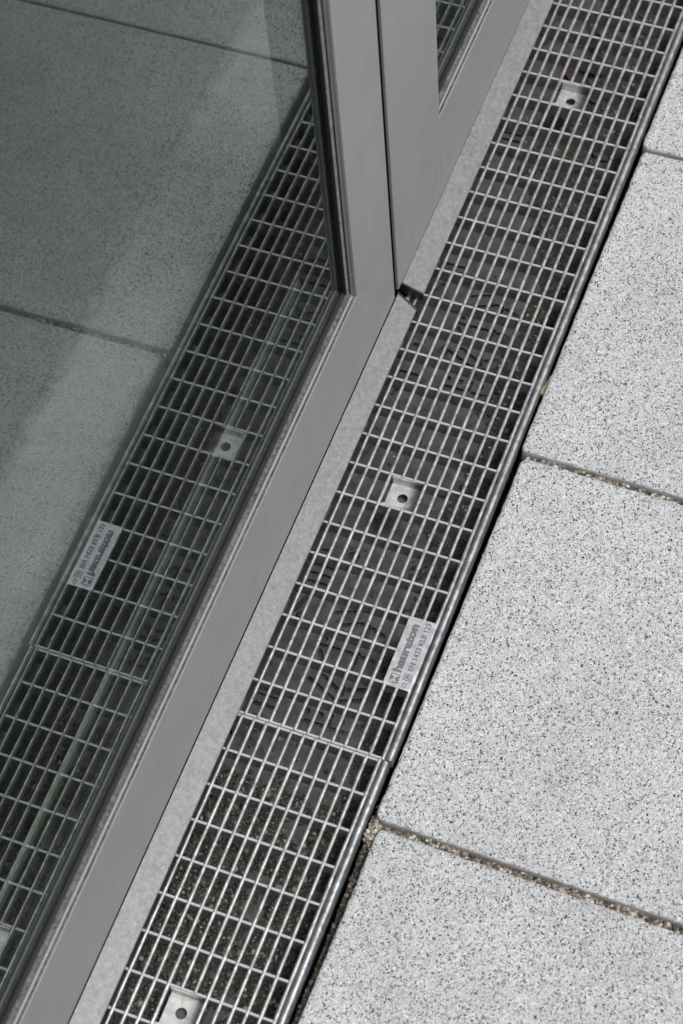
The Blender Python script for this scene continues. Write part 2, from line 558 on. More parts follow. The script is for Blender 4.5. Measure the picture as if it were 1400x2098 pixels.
def perforated(outer, holes, z0, z1):
    """flat sheet (outer = (x0,x1,y0,y1)) with real holes; holes = capsules (ax,ay,bx,by,r)"""
    x0, x1, y0, y1 = outer
    vs, es = [Vector((x0, y0)), Vector((x1, y0)), Vector((x1, y1)), Vector((x0, y1))], [(0, 1), (1, 2), (2, 3), (3, 0)]
    loops = []
    for ax, ay, bx, by, r in holes:
        d = Vector((bx - ax, by - ay))
        L = d.length
        t = math.atan2(d.y, d.x) if L > 1e-6 else 0.0
        loop = []
        if L < 1e-6:
            loop = [(ax + r * math.cos(i * math.tau / 20), ay + r * math.sin(i * math.tau / 20)) for i in range(20)]
        else:
            for i in range(7):
                a = t + math.pi / 2 + math.pi * i / 6
                loop.append((ax + r * math.cos(a), ay + r * math.sin(a)))
            for i in range(7):
                a = t - math.pi / 2 + math.pi * i / 6
                loop.append((bx + r * math.cos(a), by + r * math.sin(a)))
        o = len(vs)
        vs += [Vector(p) for p in loop]
        es += [(o + i, o + (i + 1) % len(loop)) for i in range(len(loop))]
        loops.append(loop)
    ov, oe, of, *_ = delaunay_2d_cdt(vs, es, [], 0, 1e-6)

    def inside(px, py):
        for ax, ay, bx, by, r in holes:
            dx, dy = bx - ax, by - ay
            L2 = dx * dx + dy * dy
            t = 0 if L2 < 1e-12 else max(0, min(1, ((px - ax) * dx + (py - ay) * dy) / L2))
            if (px - ax - t * dx) ** 2 + (py - ay - t * dy) ** 2 < (r * 0.985) ** 2:
                return True
        return False
    mb = MB()
    fs = []
    for f in of:
        cx = sum(ov[i].x for i in f) / len(f)
        cy = sum(ov[i].y for i in f) / len(f)
        if not inside(cx, cy):
            fs.append(tuple(f))
    mb.add([(v.x, v.y, z1) for v in ov], fs)
    mb.add([(v.x, v.y, z0) for v in ov], [tuple(reversed(f)) for f in fs])
    for loop in loops:
        n = len(loop)
        mb.add([(x, y, z1) for x, y in loop] + [(x, y, z0) for x, y in loop],
               [(i, n + i, n + (i + 1) % n, (i + 1) % n) for i in range(n)])
    return mb


# ------------------------------------------------------------------ dimensions read from the photograph
P = 0.011            # pitch of the long wires
Q1, Q2 = 0.03218, 0.0328   # pitch of the cross bars, far and near grating
YF, YG = 0.145, 0.1566     # door face, glass face
ZR0, ZR1 = 0.0185, 0.125   # bottom rail of the leaves
XGL, XGR = 0.425, 0.4343   # the black gap between the leaves
LEAF_TOP = 2.15
YIN = 0.198

# ------------------------------------------------------------------ setting: ground, pavement, building shell
gb = MB()
gb.add([(-8, -8, -0.115), (8, -8, -0.115), (8, 8, -0.115), (-8, 8, -0.115)], [(0, 1, 2, 3)])
tag(link('ground', gb.mesh('ground'), M['soil']), 'dark compacted earth under the paving and drain', 'ground', kind='structure')


def heightsheet(x0, x1, y0, y1, nx, ny, fn):
    xs = np.linspace(x0, x1, nx)
    ys = np.linspace(y0, y1, ny)
    vs = [(x, y, fn(x, y)) for x in xs for y in ys]
    fs = [(i * ny + j, (i + 1) * ny + j, (i + 1) * ny + j + 1, i * ny + j + 1) for i in range(nx - 1) for j in range(ny - 1)]
    return vs, fs


pave = MB()
pave.box(-3.2, 3.2, -6.0, -0.0090, -0.11, -0.052)
pavement = tag(link('pavement', pave.mesh('pavement'), M['sand']), 'pale speckled slab paving beside the drain', 'paving', kind='structure')

# slabs: grid mesh with a worn, rounded arris and cast sides
SL, SW, TH = 0.3608, 0.720, 0.048


def slab_mesh(seed, fine=True):
    e = [0.0, 0.0004, 0.001, 0.0018, 0.0028, 0.004, 0.006]
    def axis(L):
        mid = list(np.linspace(0.006, L - 0.006, max(2, int(L / (0.0055 if fine else 0.03)))))
        return e[:-1] + mid + [L - t for t in reversed(e[:-1])]
    ax, ay = axis(SL), axis(SW)
    R_ = 0.0034
    vs = []
    for x in ax:
        for y in ay:
            dx, dy = min(x, SL - x), min(y, SW - y)
            d = min(dx, dy)
            n = noise.fractal(Vector((x * 260 + seed * 17, y * 260, seed)), 1.0, 2.0, 3)
            n2 = noise.noise(Vector((x * 70 + seed * 31, y * 70, seed + 5)))
            n3 = noise.noise(Vector((x * 150 + seed * 7, y * 150, seed + 11)))
            rr = R_ * (1 + 0.45 * n2 + 0.9 * max(0.0, n3 - 0.28) / 0.4)
            drop = 0.0
            for dd in (dx, dy):
                if dd < rr:
                    drop += rr - math.sqrt(max(0.0, rr * rr - (rr - dd) ** 2))
            drop = min(drop, 0.0052) * 0.75
            wear = max(0.0, 1 - d / 0.006)
            # a low raised lip just inside the arris, as cast
            lip = 0.00035 * math.exp(-((d - 0.0045) / 0.0016) ** 2)
            z = -drop + lip + 0.00016 * n + wear * 0.00045 * n
            px, py = x, y
            # rounded corners in plan
            rc = 0.006
            if dx < rc and dy < rc:
                u, v = rc - dx, rc - dy
                L = math.hypot(u, v)
                if L > 1e-9:
                    k_ = max(u, v) / L
                    u2, v2 = u * k_, v * k_
                    px += (u - u2) * (1 if x < SL / 2 else -1)
                    py += (v - v2) * (1 if y < SW / 2 else -1)
            jx = wear * 0.0008 * noise.noise(Vector((y * 190 + seed, 3.1, x * 8)))
            jy = wear * 0.0008 * noise.noise(Vector((x * 190 + seed, 9.7, y * 8)))
            if dx < 0.006:
                px += jx
            if dy < 0.006:
                py += jy
            vs.append((px - SL / 2, py - SW / 2, z))
    ny = len(ay)
    nx = len(ax)
    fs = [(i * ny + j, (i + 1) * ny + j, (i + 1) * ny + j + 1, i * ny + j + 1) for i in range(nx - 1) for j in range(ny - 1)]
    border = [i * ny for i in range(nx)] + [(nx - 1) * ny + j for j in range(1, ny)] + [i * ny + ny - 1 for i in range(nx - 2, -1, -1)] + [j for j in range(ny - 2, 0, -1)]
    o = len(vs)
    nb = len(border)
    lev = [-0.008, -TH]
    for zl in lev:
        for b in border:
            x, y, z = vs[b]
            vs.append((x, y, zl))
    for a in range(len(lev)):
        for i in range(nb):
            i2 = (i + 1) % nb
            if a == 0:
                fs.append((border[i2], border[i], o + i, o + i2))
            else:
                p0, p1 = o + (a - 1) * nb, o + a * nb
                fs.append((p0 + i2, p0 + i, p1 + i, p1 + i2))
    me = bpy.data.meshes.new('paving_slab')
    me.from_pydata(vs, [], fs)
    me.update()
    me.polygons.foreach_set('use_smooth', [True] * len(me.polygons))
    me.set_sharp_from_angle(angle=math.radians(50))
    return me


slab_a, slab_b, slab_far = slab_mesh(1), slab_mesh(4), slab_mesh(9, False)
JOINT = 0.368
# near row, read from the photo: x of the slab's middle 0.1 m from the drain, drain-side edge, turn, height
NEAR = {-1: (-0.2390, -0.0150, -0.015, 0.0), 0: (0.1288, -0.0138, -0.011, 0.0006), 1: (0.4960, -0.0136, -0.009, 0.0010), 2: (0.8615, -0.0140, -0.010, 0.0)}
for row_i in range(3):
    for i in range(-3, 5):
        near = row_i == 0 and i in NEAR
        if near:
            xm, ye, rt, zz = NEAR[i]
        else:
            xm, ye, rt, zz = 0.1288 + (0.3665 if i > 0 else 0.3678) * i - 0.009 * row_i, -0.014, -0.011, 0.0
        me = (slab_a if i % 2 == 0 else slab_b) if near else slab_far
        o = link('paving_slab', me, M['paver'], pavement, (xm + rt * 0.27, ye - SW / 2 - row_i * (SW + 0.006), zz))
        o.rotation_euler.z = rt

# joint sand (one sheet per joint line, one uncountable fill)
jb = MB()


def joint_z(x, y):
    # bed level in the strip beside the drain and in the joints
    n = fnoise(x, y, 0.3, 45)
    if y > -0.017:                                   # strip between rail and slabs
        if x < -0.035:
            base = -0.012 if x > -0.085 else -0.017
        elif x < 0.03:
            base = -0.020
        else:
            base = -0.030
    else:
        k_ = (x + 0.0545) / JOINT
        jn = round(k_)
        base = -0.0085 if jn == 0 else (-0.0078 if jn == 1 else -0.0095)
        base -= 0.006 * max(0.0, fnoise(x, y, 3.3, 9) + 0.15)
        if jn == 0 and y > -0.05:
            base -= 0.003
    return base + 0.004 * n


vs, fs = heightsheet(-0.75, 1.0, -0.0185, -0.0088, 440, 6, joint_z)
jb.add(vs, fs)
for jn in range(-2, 4):
    xc = -0.0545 + JOINT * jn
    vs, fs = heightsheet(xc - 0.009, xc + 0.009, -0.74, -0.0186, 6, 180, joint_z)
    jb.add(vs, fs)
tag(link('joint_sand', jb.mesh('joint_sand', True), M['sand']), 'dark gritty sand filling the joints around the slabs', 'sand', kind='stuff')


# pebbles: many small faceted stones joined to one uncountable mass
def ico():
    t = (1 + 5 ** 0.5) / 2
    v = np.array([(-1, t, 0), (1, t, 0), (-1, -t, 0), (1, -t, 0), (0, -1, t), (0, 1, t), (0, -1, -t), (0, 1, -t), (t, 0, -1), (t, 0, 1), (-t, 0, -1), (-t, 0, 1)], float)
    v /= np.linalg.norm(v[0])
    f = np.array([(0, 11, 5), (0, 5, 1), (0, 1, 7), (0, 7, 10), (0, 10, 11), (1, 5, 9), (5, 11, 4), (11, 10, 2), (10, 7, 6), (7, 1, 8), (3, 9, 4), (3, 4, 2), (3, 2, 6), (3, 6, 8), (3, 8, 9), (4, 9, 5), (2, 4, 11), (6, 2, 10), (8, 6, 7), (9, 8, 1)])
    return v, f


IV, IF = ico()


def pebble_mesh(name, items, mat, smooth=True):
    """items: list of (x,y,z,r,tone)"""
    V, F, T = [], [], []
    for x, y, z, r, tone in items:
        s = np.array([rng.uniform(0.75, 1.25), rng.uniform(0.75, 1.25), rng.uniform(0.55, 0.9)]) * r
        a, b = rng.uniform(0, math.tau), rng.uniform(-0.5, 0.5)
        jit = 1 + rng.normal(0, 0.13, (12, 1))
        v = IV * jit * s
        ca, sa = math.cos(a), math.sin(a)
        cb, sb = math.cos(b), math.sin(b)
        Rm = np.array([[ca, -sa, 0], [sa, ca, 0], [0, 0, 1]]) @ np.array([[1, 0, 0], [0, cb, -sb], [0, sb, cb]])
        v = v @ Rm.T + (x, y, z)
        o = len(V) * 12
        V.append(v)
        F.append(IF + o)
        T.append(np.full(12, tone))
    V, F, T = np.concatenate(V), np.concatenate(F), np.concatenate(T)
    me = bpy.data.meshes.new(name)
    me.vertices.add(len(V))
    me.vertices.foreach_set('co', V.ravel())
    me.loops.add(len(F) * 3)
    me.loops.foreach_set('vertex_index', F.ravel())
    me.polygons.add(len(F))
    me.polygons.foreach_set('loop_start', np.arange(0, len(F) * 3, 3))
    me.update()
    me.validate()
    at = me.attributes.new('tone', 'FLOAT', 'POINT')
    at.data.foreach_set('value', T.astype(np.float32))
    me.polygons.foreach_set('use_smooth', [smooth] * len(F))
    return link(name, me, mat)


items = []
for jn in range(-1, 3):
    xc = -0.0545 + JOINT * jn
    for _ in range(2600 if jn in (0, 1) else 900):
        y = -rng.uniform(0.017, 0.42)
        x = xc + 0.0070 * (y + 0.0) * 1.0 + rng.uniform(-0.0065, 0.0065)
        r = min(0.0024, rng.gamma(3.0, 0.00036) + 0.0004)
        items.append((x, y, joint_z(x, y) + r * 0.35, r, rng.beta(1.6, 1.2)))
for _ in range(2600):
    x = rng.uniform(-0.33, 0.88)
    if x > -0.03 and rng.random() < 0.55:
        continue
    y = rng.uniform(-0.0165, -0.0092)
    r = min(0.0024, rng.gamma(3.0, 0.00036) + 0.0004)
    tone = rng.beta(1.0, 3.0) if x < -0.03 else rng.beta(1.0, 3.4)
    items.append((x, y, joint_z(x, y) + r * 0.4, r, tone))
# the heap of pale grit where the near joint meets the drain
for _ in range(260):
    x, y = rng.normal(-0.060, 0.006), rng.uniform(-0.0165, -0.0092)
    r = min(0.0022, rng.gamma(3.0, 0.00034) + 0.0004)
    items.append((x, y, -0.0075 + rng.uniform(-0.003, 0.0015), r, rng.beta(2.2, 1.3)))
tag(pebble_mesh('joint_gravel', items, M['peb_light']), 'small brown and pale grit lying in the slab joints', 'gravel', kind='stuff')

# building shell: wall over the doors, indoor floor and room
wb = MB()
wb.box(-3.2, 3.2, 0.12, 0.42, LEAF_TOP + 0.03, 4.2)
wb.box(-3.2, -0.735, 0.12, 0.42, -0.11, LEAF_TOP + 0.03)
wb.box(1.60, 3.2, 0.12, 0.42, -0.11, LEAF_TOP + 0.03)
tag(link('wall', wb.mesh('wall'), M['render']), 'pale rendered house wall above the glazed doors', 'wall', kind='structure')
ib = MB()
ib.box(-3.2, 3.2, 0.312, 0.4235, -0.11, -0.001)
tag(link('floor', ib.mesh('floor'), M['ifloor']), 'grey indoor threshold strip behind the glass', 'floor', kind='structure')
ib = MB()
ib.box(-3.2, 3.2, 0.4235, 4.2, -0.11, -0.003)
tag(link('floor_inner', ib.mesh('floor_inner'), M['ifloor2']), 'dark indoor floor beyond the threshold', 'floor', kind='structure')
ib = MB()
ib.box(-3.2, -3.1, 0.42, 4.2, 0.0, 2.7)
ib.box(3.1, 3.2, 0.42, 4.2, 0.0, 2.7)
ib.box(-3.2, 3.2, 4.1, 4.2, 0.0, 2.7)
ib.box(-3.2, 3.2, 0.42, 4.2, 2.6, 2.7)
tag(link('room_walls', ib.mesh('room_walls'), M['iwall']), 'plain walls and ceiling of the dim room indoors', 'wall', kind='structure')


# ------------------------------------------------------------------ drainage channels (two lengths butted at x = 0)
def star(x, y0=0.0665):
    """radial slots of the perforated sheet round (x, y0)"""
    s = 0.0020
    L = [(-0.0275, 0.0314, -0.040, 0.0041), (-0.0398, -0.0012, -0.0322, -0.0206), (-0.0215, 0.021, -0.0295, 0.005),
         (-0.0275, -0.0045, -0.022, -0.0195), (0.0299, 0.0224, 0.0369, 0.0058), (0.0398, 0.0317, 0.0455, 0.0165),
         (0.0057, 0.0346, 0.0063, 0.0055), (0.0056, -0.0048, 0.0051, -0.016), (0.0005, 0.0322, -0.0075, 0.0279),
         (0.0365, 0.0005, 0.024, -0.001), (0.035, -0.004, 0.031, -0.0155), (0.0035, -0.0005, -0.009, 0.0005),
         (0.0309, 0.0678, 0.0449, 0.063), (-0.0265, 0.0005, -0.0335, -0.0005)]
    H = [(x + a, y0 + b, x + c, y0 + d, s) for a, b, c, d in L]
    H += [(x + 0.0127, y0 + 0.0318, x + 0.0127, y0 + 0.0318, 0.0026), (x + 0.0075, y0 - 0.0005, x + 0.0075, y0 - 0.0005, 0.0024)]
    return H


def row(x, y0=0.0665):
    H = [(x, y0 + a, x, y0 + a, 0.0031) for a in (0.0221, 0.010, -0.010, -0.0221)]
    H += [(x - 0.0087, y0 + a, x - 0.0087, y0 + b, 0.0019) for a, b in ((0.0224, 0.0047), (-0.004, -0.0173))]
    H += [(x + 0.003, y0 - 0.0002, x - 0.007, y0 - 0.0004, 0.0016)]
    return H


def side_slots(x, y0=0.1255, d=0.0082):
    return [(x + k_ * 0.0086, y0 + d, x + k_ * 0.0086, y0 - d, 0.0018) for k_ in (-1, 0, 1)]


HOLES_FAR = star(0.101) + row(0.0437) + side_slots(0.1715) + [(0.1983, 0.1043, 0.1983, 0.1043, 0.0056), (0.196, 0.132, 0.1965, 0.1285, 0.002), (0.1327 + 0.17, 0.1338, 0.1449 + 0.17, 0.1291, 0.002)]
HOLES_FAR += row(0.4067) + [(0.4344, 0.1037, 0.4344, 0.1037, 0.0056), (0.4349, 0.0918, 0.4349, 0.0918, 0.0029), (0.4331, 0.130, 0.4331, 0.1318, 0.0026), (0.4006, 0.1338, 0.4008, 0.1173, 0.0018), (0.4325, 0.0427, 0.4325, 0.0427, 0.0028), (0.3734, 0.1325, 0.3791, 0.1305, 0.0018)]
HOLES_FAR += star(0.464) + star(0.80) + row(0.735) + side_slots(0.525) + side_slots(0.045) + side_slots(0.70)
HOLES_NEAR = star(-0.155) + row(-0.085) + side_slots(-0.05) + row(-0.30)
FLOOR_Z = -0.060


def channel(name, x0, x1, dy, holes, label):
    t = empty(name, ((x0 + x1) / 2, 0.067 + dy, FLOOR_Z), label, 'drain channel', 'two lengths of steel drain channel')
    ox, oy, oz = t.location

    def put(nm, mb, mat, smooth=False, bevel=0.0, seg=2, parent=t):
        mb.v = [(a - ox, b - oy, c - oz) for a, b, c in mb.v]
        return link(nm, mb.mesh(nm, smooth, 40 if smooth else None), mat, parent, None, bevel, seg)
    put('floor_sheet', perforated((x0 + (0.0 if x1 > 0 else 0.001), x1 - (0.001 if x1 > 0 else 0.0), -0.0018 + dy, 0.1372 + dy), holes, FLOOR_Z - 0.0015, FLOOR_Z), M['floorplate'])
    bed = MB()
    bed.box(x0, x1, -0.0018 + dy, 0.1372 + dy, FLOOR_Z - 0.014, FLOOR_Z - 0.006)
    put('base', bed, M['soil'])
    for side, y in (('outer', -0.0032), ('inner', 0.1374)):
        w = MB()
        if side == 'outer':
            w.prism([(y + dy, -0.074), (y + 0.0012 + dy, -0.074), (y + 0.0012 + dy, -0.004), (y + dy, -0.004)], 'x', x0 + 0.0006, x1 - 0.0006)
        else:
            w.prism([(y + dy, -0.074), (y + 0.0012 + dy, -0.074), (y + 0.0012 + dy, -0.004), (y + dy, -0.004)], 'x', x0 + 0.0006, x1 - 0.0006)
        put('side_wall', w, M['wallsheet'])
    # folded-over rounded edge along each side
    for yc in (-0.0056, 0.1402):
        rl = MB()
        prof = []
        for i in range(15):
            a = math.pi * i / 14
            prof.append((yc + dy + 0.0023 * math.cos(a), -0.0030 + 0.0026 * math.sin(a)))
        prof += [(yc + dy - 0.0023, -0.014), (yc + dy + 0.0023, -0.014)]
        rl.prism(prof, 'x', x0 + 0.0007, x1 - 0.0007)
        put('edge_rail', rl, M['rail'], True)
    # small ledges that carry the grating
    tabs = tab_near if x1 < 0.01 else tab_far
    for a, b in tabs:
        tb = MB()
        tb.prism([(-0.0019 + dy, -0.0185), (0.0047 + dy, -0.0185), (0.0047 + dy, -0.0172), (-0.0019 + dy, -0.0172)], 'x', a, b)
        put('support_tab', tb, M['bar'])
    tabs = [(a, b) for a, b in tabs][::3]
    for a, b in tabs:
        tb = MB()
        tb.prism([(0.1300 + dy, -0.0185), (0.1373 + dy, -0.0185), (0.1373 + dy, -0.0172), (0.1300 + dy, -0.0172)], 'x', a, b)
        put('support_tab', tb, M['wallsheet'])
    return t


tab_far = []
for j in range(0, 30):
    a = j * Q1
    s = random.uniform(0.10, 0.2)
    tab_far.append((a + 0.003, a + Q1 * random.uniform(0.55, 0.9)))
tab_near = []
for j in range(0, 13):
    a = -0.0027 - (j + 1) * Q2
    tab_near.append((a + 0.003, a + Q2 * random.uniform(0.5, 0.9)))
channel('drain_channel', -0.00095, 0.985, 0.0, HOLES_FAR, 'far length of steel drain channel under the grating with the stamped plate')
channel('drain_channel', -0.70, -0.00105, 0.0022, HOLES_NEAR, 'near length of steel drain channel filled with dark silt')


# silt lying in the channels
def silt(x, y):
    n = fnoise(x, y, 0.0, 38)
    n2 = fnoise(x, y, 5.0, 12)
    if x < -0.03:
        h = 0.0042 + 0.005 * n + 0.004 * n2
        h -= 0.0075 * math.exp(-((y - 0.062 - 0.006 * math.sin(x * 40)) / 0.013) ** 2) * (0.65 + 0.9 * n2)
        h *= min(1.0, (-0.03 - x) / 0.008)
    else:
        edge = 0.042 + 0.016 * n2 + 0.008 * n
        if x > 0.24:
            edge += 0.004
        if x > 0.55:
            edge += 0.05 * min(1.0, (x - 0.55) / 0.12)
        if x < 0.012:
            edge -= 0.018
        h = min(0.008, (edge - y) * 0.22) + 0.002 * n
        h = max(h, (0.004 * n2 + 0.0025 * n + 0.002 - abs(x - 0.02) * 0.25 - abs(y - 0.122) * 0.25))
    if y > 0.1365:
        h = -0.003
    return FLOOR_Z + max(-0.0035, h)


sb = MB()
vs, fs = heightsheet(-0.42, 0.96, -0.0015, 0.1368, 520, 52, silt)
sb.add(vs, fs)
tag(link('silt', sb.mesh('silt', True), M['soil']), 'dark wet silt washed into the drain channel', 'silt', kind='stuff')
items = []
for _ in range(22000):
    x = rng.uniform(-0.36, 0.93) if rng.random() < 0.5 else rng.uniform(-0.36, 0.0)
    y = rng.uniform(0.0, 0.136)
    z = silt(x, y)
    if z < FLOOR_Z + 0.0004:
        if rng.random() < 0.95:
            continue
        z = FLOOR_Z
    r = min(0.0034, rng.gamma(2.2, 0.00040) + 0.0004)
    items.append((x, y, z + r * 0.25, r, rng.beta(1.1, 2.3)))
tag(pebble_mesh('channel_gravel', items, M['peb_dark']), 'dark grit and small stones on the channel floor', 'gravel', kind='stuff')

# dry leaf scraps in the far end
LEAF_WHERE = ['largest rust-brown dry leaf, in the drain just beyond the farthest locking plate', 'curled brown dry leaf in mid-channel beyond the farthest locking plate',
              'brown dry leaf scrap nearest the slabs among three beyond the farthest locking plate', 'small brown leaf scrap in the channel right beside the farthest locking plate',
              'dry leaf scrap farthest up the drain, at the top of the picture', 'brown leaf scrap on silt by the edge rail, just before the farthest locking plate',
              'leaf scrap near the right door, one step before the farthest locking plate', 'small leaf scrap under the slab-side edge, level with the farthest locking plate',
              'nearest of the leaf scraps, under the weather bar of the right door']
for i, (x, y, s, a) in enumerate([(0.800, 0.092, 0.020, 0.4), (0.806, 0.070, 0.017, 1.6), (0.812, 0.052, 0.014, 2.7), (0.772, 0.062, 0.011, 0.9), (0.842, 0.074, 0.014, 2.0),
                                  (0.700, 0.034, 0.013, 1.1), (0.668, 0.100, 0.011, 0.2), (0.745, 0.022, 0.010, 2.4), (0.585, 0.104, 0.010, 1.9)]):
    lf = MB()
    pts = [(-1.0, 0.0), (-0.55, 0.36), (0.0, 0.46), (0.55, 0.30), (1.0, 0.0), (0.55, -0.30), (0.0, -0.46), (-0.55, -0.36)]
    top = [(u * s, v * s, 0.18 * s * (u * u) + 0.25 * s * abs(v)) for u, v in pts] + [(0, 0, 0.0)]
    n = len(pts)
    lf.add(top, [(k_, (k_ + 1) % n, n) for k_ in range(n)])
    lf.add([(u, v, w - 0.0004) for u, v, w in top], [((k_ + 1) % n, k_, n) for k_ in range(n)])
    o = link('dry_leaf', lf.mesh('dry_leaf', True), M['leaf'], None, (x, y, max(silt(x, y), FLOOR_Z) + 0.0035))
    o.rotation_euler = (random.uniform(-0.2, 0.2), random.uniform(-0.2, 0.2), a)
    tag(o, LEAF_WHERE[i], 'leaf', 'dry leaf scraps in the drain')

tw = MB()
tw.rod_x(np.linspace(-0.0105, 0.0105, 7), 0, 0, 0.0021, 8, 0.0002)
o = link('straw_piece', tw.mesh('straw_piece', True), M['twig'], None, (0.3965, -0.0098, -0.0125))
o.rotation_euler = (0, 0.06, -0.08)
tag(o, 'short tan piece of straw wedged between edge rail and slab', 'straw')


# ------------------------------------------------------------------ gratings
WR = 0.00163
WZ = -WR


def bar_mesh(length):
    t, h = 0.00115, 0.0158
    c = 0.00035
    mb = MB()
    prof = [(-t, -h), (t, -h), (t, -0.0006 - c), (t - c, -0.0006), (-t + c, -0.0006), (-t, -0.0006 - c)]
    mb.prism(prof, 'y', 0, length)
    return mb.mesh('cross_bar')


def grating(name, xs, dy, cut_cells, ysign_plate, label, end_trim):
    """xs: x of every cross bar in rising order; cut_cells: index i of cells (i,i+1) with a locking plate"""
    t = empty(name, ((xs[0] + xs[-1]) / 2, 0.066 + dy, -0.016), label, 'grating', 'drain gratings in one line')
    ox, oy, oz = t.location

    def put(nm, mb, mat, smooth=False, bevel=0.0, parent=t, me=None):
        if me is None:
            mb.v = [(a - ox, b - oy, c - oz) for a, b, c in mb.v]
            me = mb.mesh(nm, smooth, 40 if smooth else None)
        return link(nm, me, mat, parent, None, bevel)
    bm_ = bar_mesh(0.1325)
    for i, x in enumerate(xs):
        o = link('cross_bar', bm_, M['bar'], t, (x - ox, 0.0003 + dy - oy, -oz))
        o.rotation_euler.z = random.gauss(0, 0.0012)
    for k_ in range(13):
        y = k_ * P + dy
        spans = [(xs[0] - 0.0008, xs[-1] + 0.0008)]
        if k_ in (6, 7):
            spans = []
            start = xs[0] - 0.0008
            for c in cut_cells:
                spans.append((start, xs[c] + 0.0002))
                start = xs[c + 1] - 0.0002
            spans.append((start, xs[-1] + 0.0008))
        if k_ == 0 or k_ == 12:
            spans = [(xs[0] - 0.0010, xs[-1] + 0.0010)]
        for a, b in spans:
            w = MB()
            n = max(2, int((b - a) / 0.016))
            w.rod_x(np.linspace(a, b, n), y, WZ + random.gauss(0, 0.00008), WR, 10, 0.00006)
            put('long_wire', w, M['wire'], True)
    # weld beads under the crossings
    beads = []
    for i, x in enumerate(xs):
        for k_ in range(12):
            if random.random() < 0.33:
                s = random.uniform(0.0006, 0.0013)
                beads.append((x - 0.0013 - ox, k_ * P + dy + random.uniform(0.001, 0.0019) - oy, -0.0034 - random.uniform(0, 0.0016) - oz, s, 0.9))
    o = pebble_mesh('weld_bead', beads, M['wire'])
    o.parent = t
    o['kind'] = 'stuff'
    # locking plates: recessed tray with a round hole
    for c in cut_cells:
        xa, xb = xs[c] + 0.00125, xs[c + 1] - 0.00125
        ya, yb = 0.0575 + dy, 0.0858 + dy
        z = -0.0115
        hx, hy = xs[c] + 0.0172, 0.0722 + dy
        mb = perforated((xa, xb, ya, yb), [(hx, hy, hx, hy, 0.0047)], z - 0.0014, z)
        # edges of the tray
        mb.add([(xa, ya, z), (xb, ya, z), (xb, yb, z), (xa, yb, z), (xa, ya, z - 0.0014), (xb, ya, z - 0.0014), (xb, yb, z - 0.0014), (xa, yb, z - 0.0014)],
               [(0, 4, 5, 1), (1, 5, 6, 2), (2, 6, 7, 3), (3, 7, 4, 0)])
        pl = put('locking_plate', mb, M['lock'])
        # upturned flanges against the two bars
        fl = MB()
        fl.box(xb - 0.0011, xb - 0.0001, ya + 0.001, yb - 0.0002, z, -0.0012)
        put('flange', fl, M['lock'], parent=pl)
        fl = MB()
        fl.box(xa + 0.0001, xa + 0.0011, ya + 0.001, yb - 0.0002, z, -0.0012)
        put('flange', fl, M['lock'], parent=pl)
        # clamp bar under the plate, its end shows through the hole
        fl = MB()
        fl.box(hx - 0.009, hx + 0.009, hy - 0.009, hy + 0.009, z - 0.012, z - 0.009)
        put('clamp', fl, M['wallsheet'], parent=pl)
    return t, put


xs_far = [i * Q1 for i in range(31)]
g_far, put_far = grating('drain_grating', xs_far, 0.0, [7, 22], 1, 'long mesh grating carrying the stamped plate, running up beside the doors', 0)
xs_near = sorted([-0.0027] + [-0.0347 - i * Q2 for i in range(0, 16)])
nx_ = len(xs_near)
g_near, put_near = grating('drain_grating', xs_near, 0.0020, [nx_ - 1 - 8], 1, 'near mesh grating over dark silt, below the end seam', 0)

# stamped plate with raised lettering
NX0, NX1, NY0, NY1 = 2 * Q1 - 0.0016, 4 * Q1 + 0.0010, -0.0003, 0.0238
pb = MB()
pb.box(NX0, NX1, NY0, NY1, -0.0016, 0.0006)
name_plate = put_far('name_plate', pb, M['name'], bevel=0.0004)
OXF = Vector(g_far.location)


def text_mesh(txt, size, depth=0.00025, bold=0.0):
    cu = bpy.data.curves.new('txt', 'FONT')
    cu.body = txt
    cu.size = size
    cu.extrude = depth
    cu.offset = bold
    cu.align_x = 'LEFT'
    cu.resolution_u = 3
    o = bpy.data.objects.new('txt', cu)
    COL.objects.link(o)
    dg = bpy.context.evaluated_depsgraph_get()
    me = bpy.data.meshes.new_from_object(o.evaluated_get(dg))
    bpy.data.objects.remove(o)
    return me


def fit_text(txt, x0, x1, y0, y1, nm, depth=0.0003, bold=0.0):
    me = text_mesh(txt, 0.01, depth, bold)
    co = np.empty(len(me.vertices) * 3)
    me.vertices.foreach_get('co', co)
    co = co.reshape(-1, 3)
    lo, hi = co.min(0), co.max(0)
    co[:, 0] = x0 + (co[:, 0] - lo[0]) / (hi[0] - lo[0]) * (x1 - x0)
    co[:, 1] = y0 + (co[:, 1] - lo[1]) / (hi[1] - lo[1]) * (y1 - y0)
    co[:, 2] = 0.0006 + (co[:, 2] - lo[2]) / (hi[2] - lo[2]) * depth
    co -= np.array(OXF)
    me.vertices.foreach_set('co', co.ravel())
    me.materials.clear()
    me.update()
    return link(nm, me, M['letter'], name_plate)


LX = lambda u: NX0 + u * (NX1 - NX0)
LY = lambda v: NY0 + v * (NY1 - NY0)
fit_text('hauraton', LX(0.205), LX(0.905), LY(0.52), LY(0.84), 'lettering', 0.00045, 0.00050)
fit_text('EN 1433 KLB 125', LX(0.270), LX(0.965), LY(0.145), LY(0.345), 'lettering', 0.00035, 0.00022)
fit_text('DIN', LX(0.125), LX(0.220), LY(0.175), LY(0.335), 'lettering', 0.00035, 0.00022)
fit_text('CE', LX(0.030), LX(0.100), LY(0.170), LY(0.335), 'lettering', 0.00035, 0.00006)
for v0, v1 in ((0.365, 0.395), (0.105, 0.135)):
    b = MB()
    b.box(LX(0.120), LX(0.225), LY(v0), LY(v1), 0.0005, 0.0009)
    put_far('lettering', b, M['letter'], parent=name_plate)
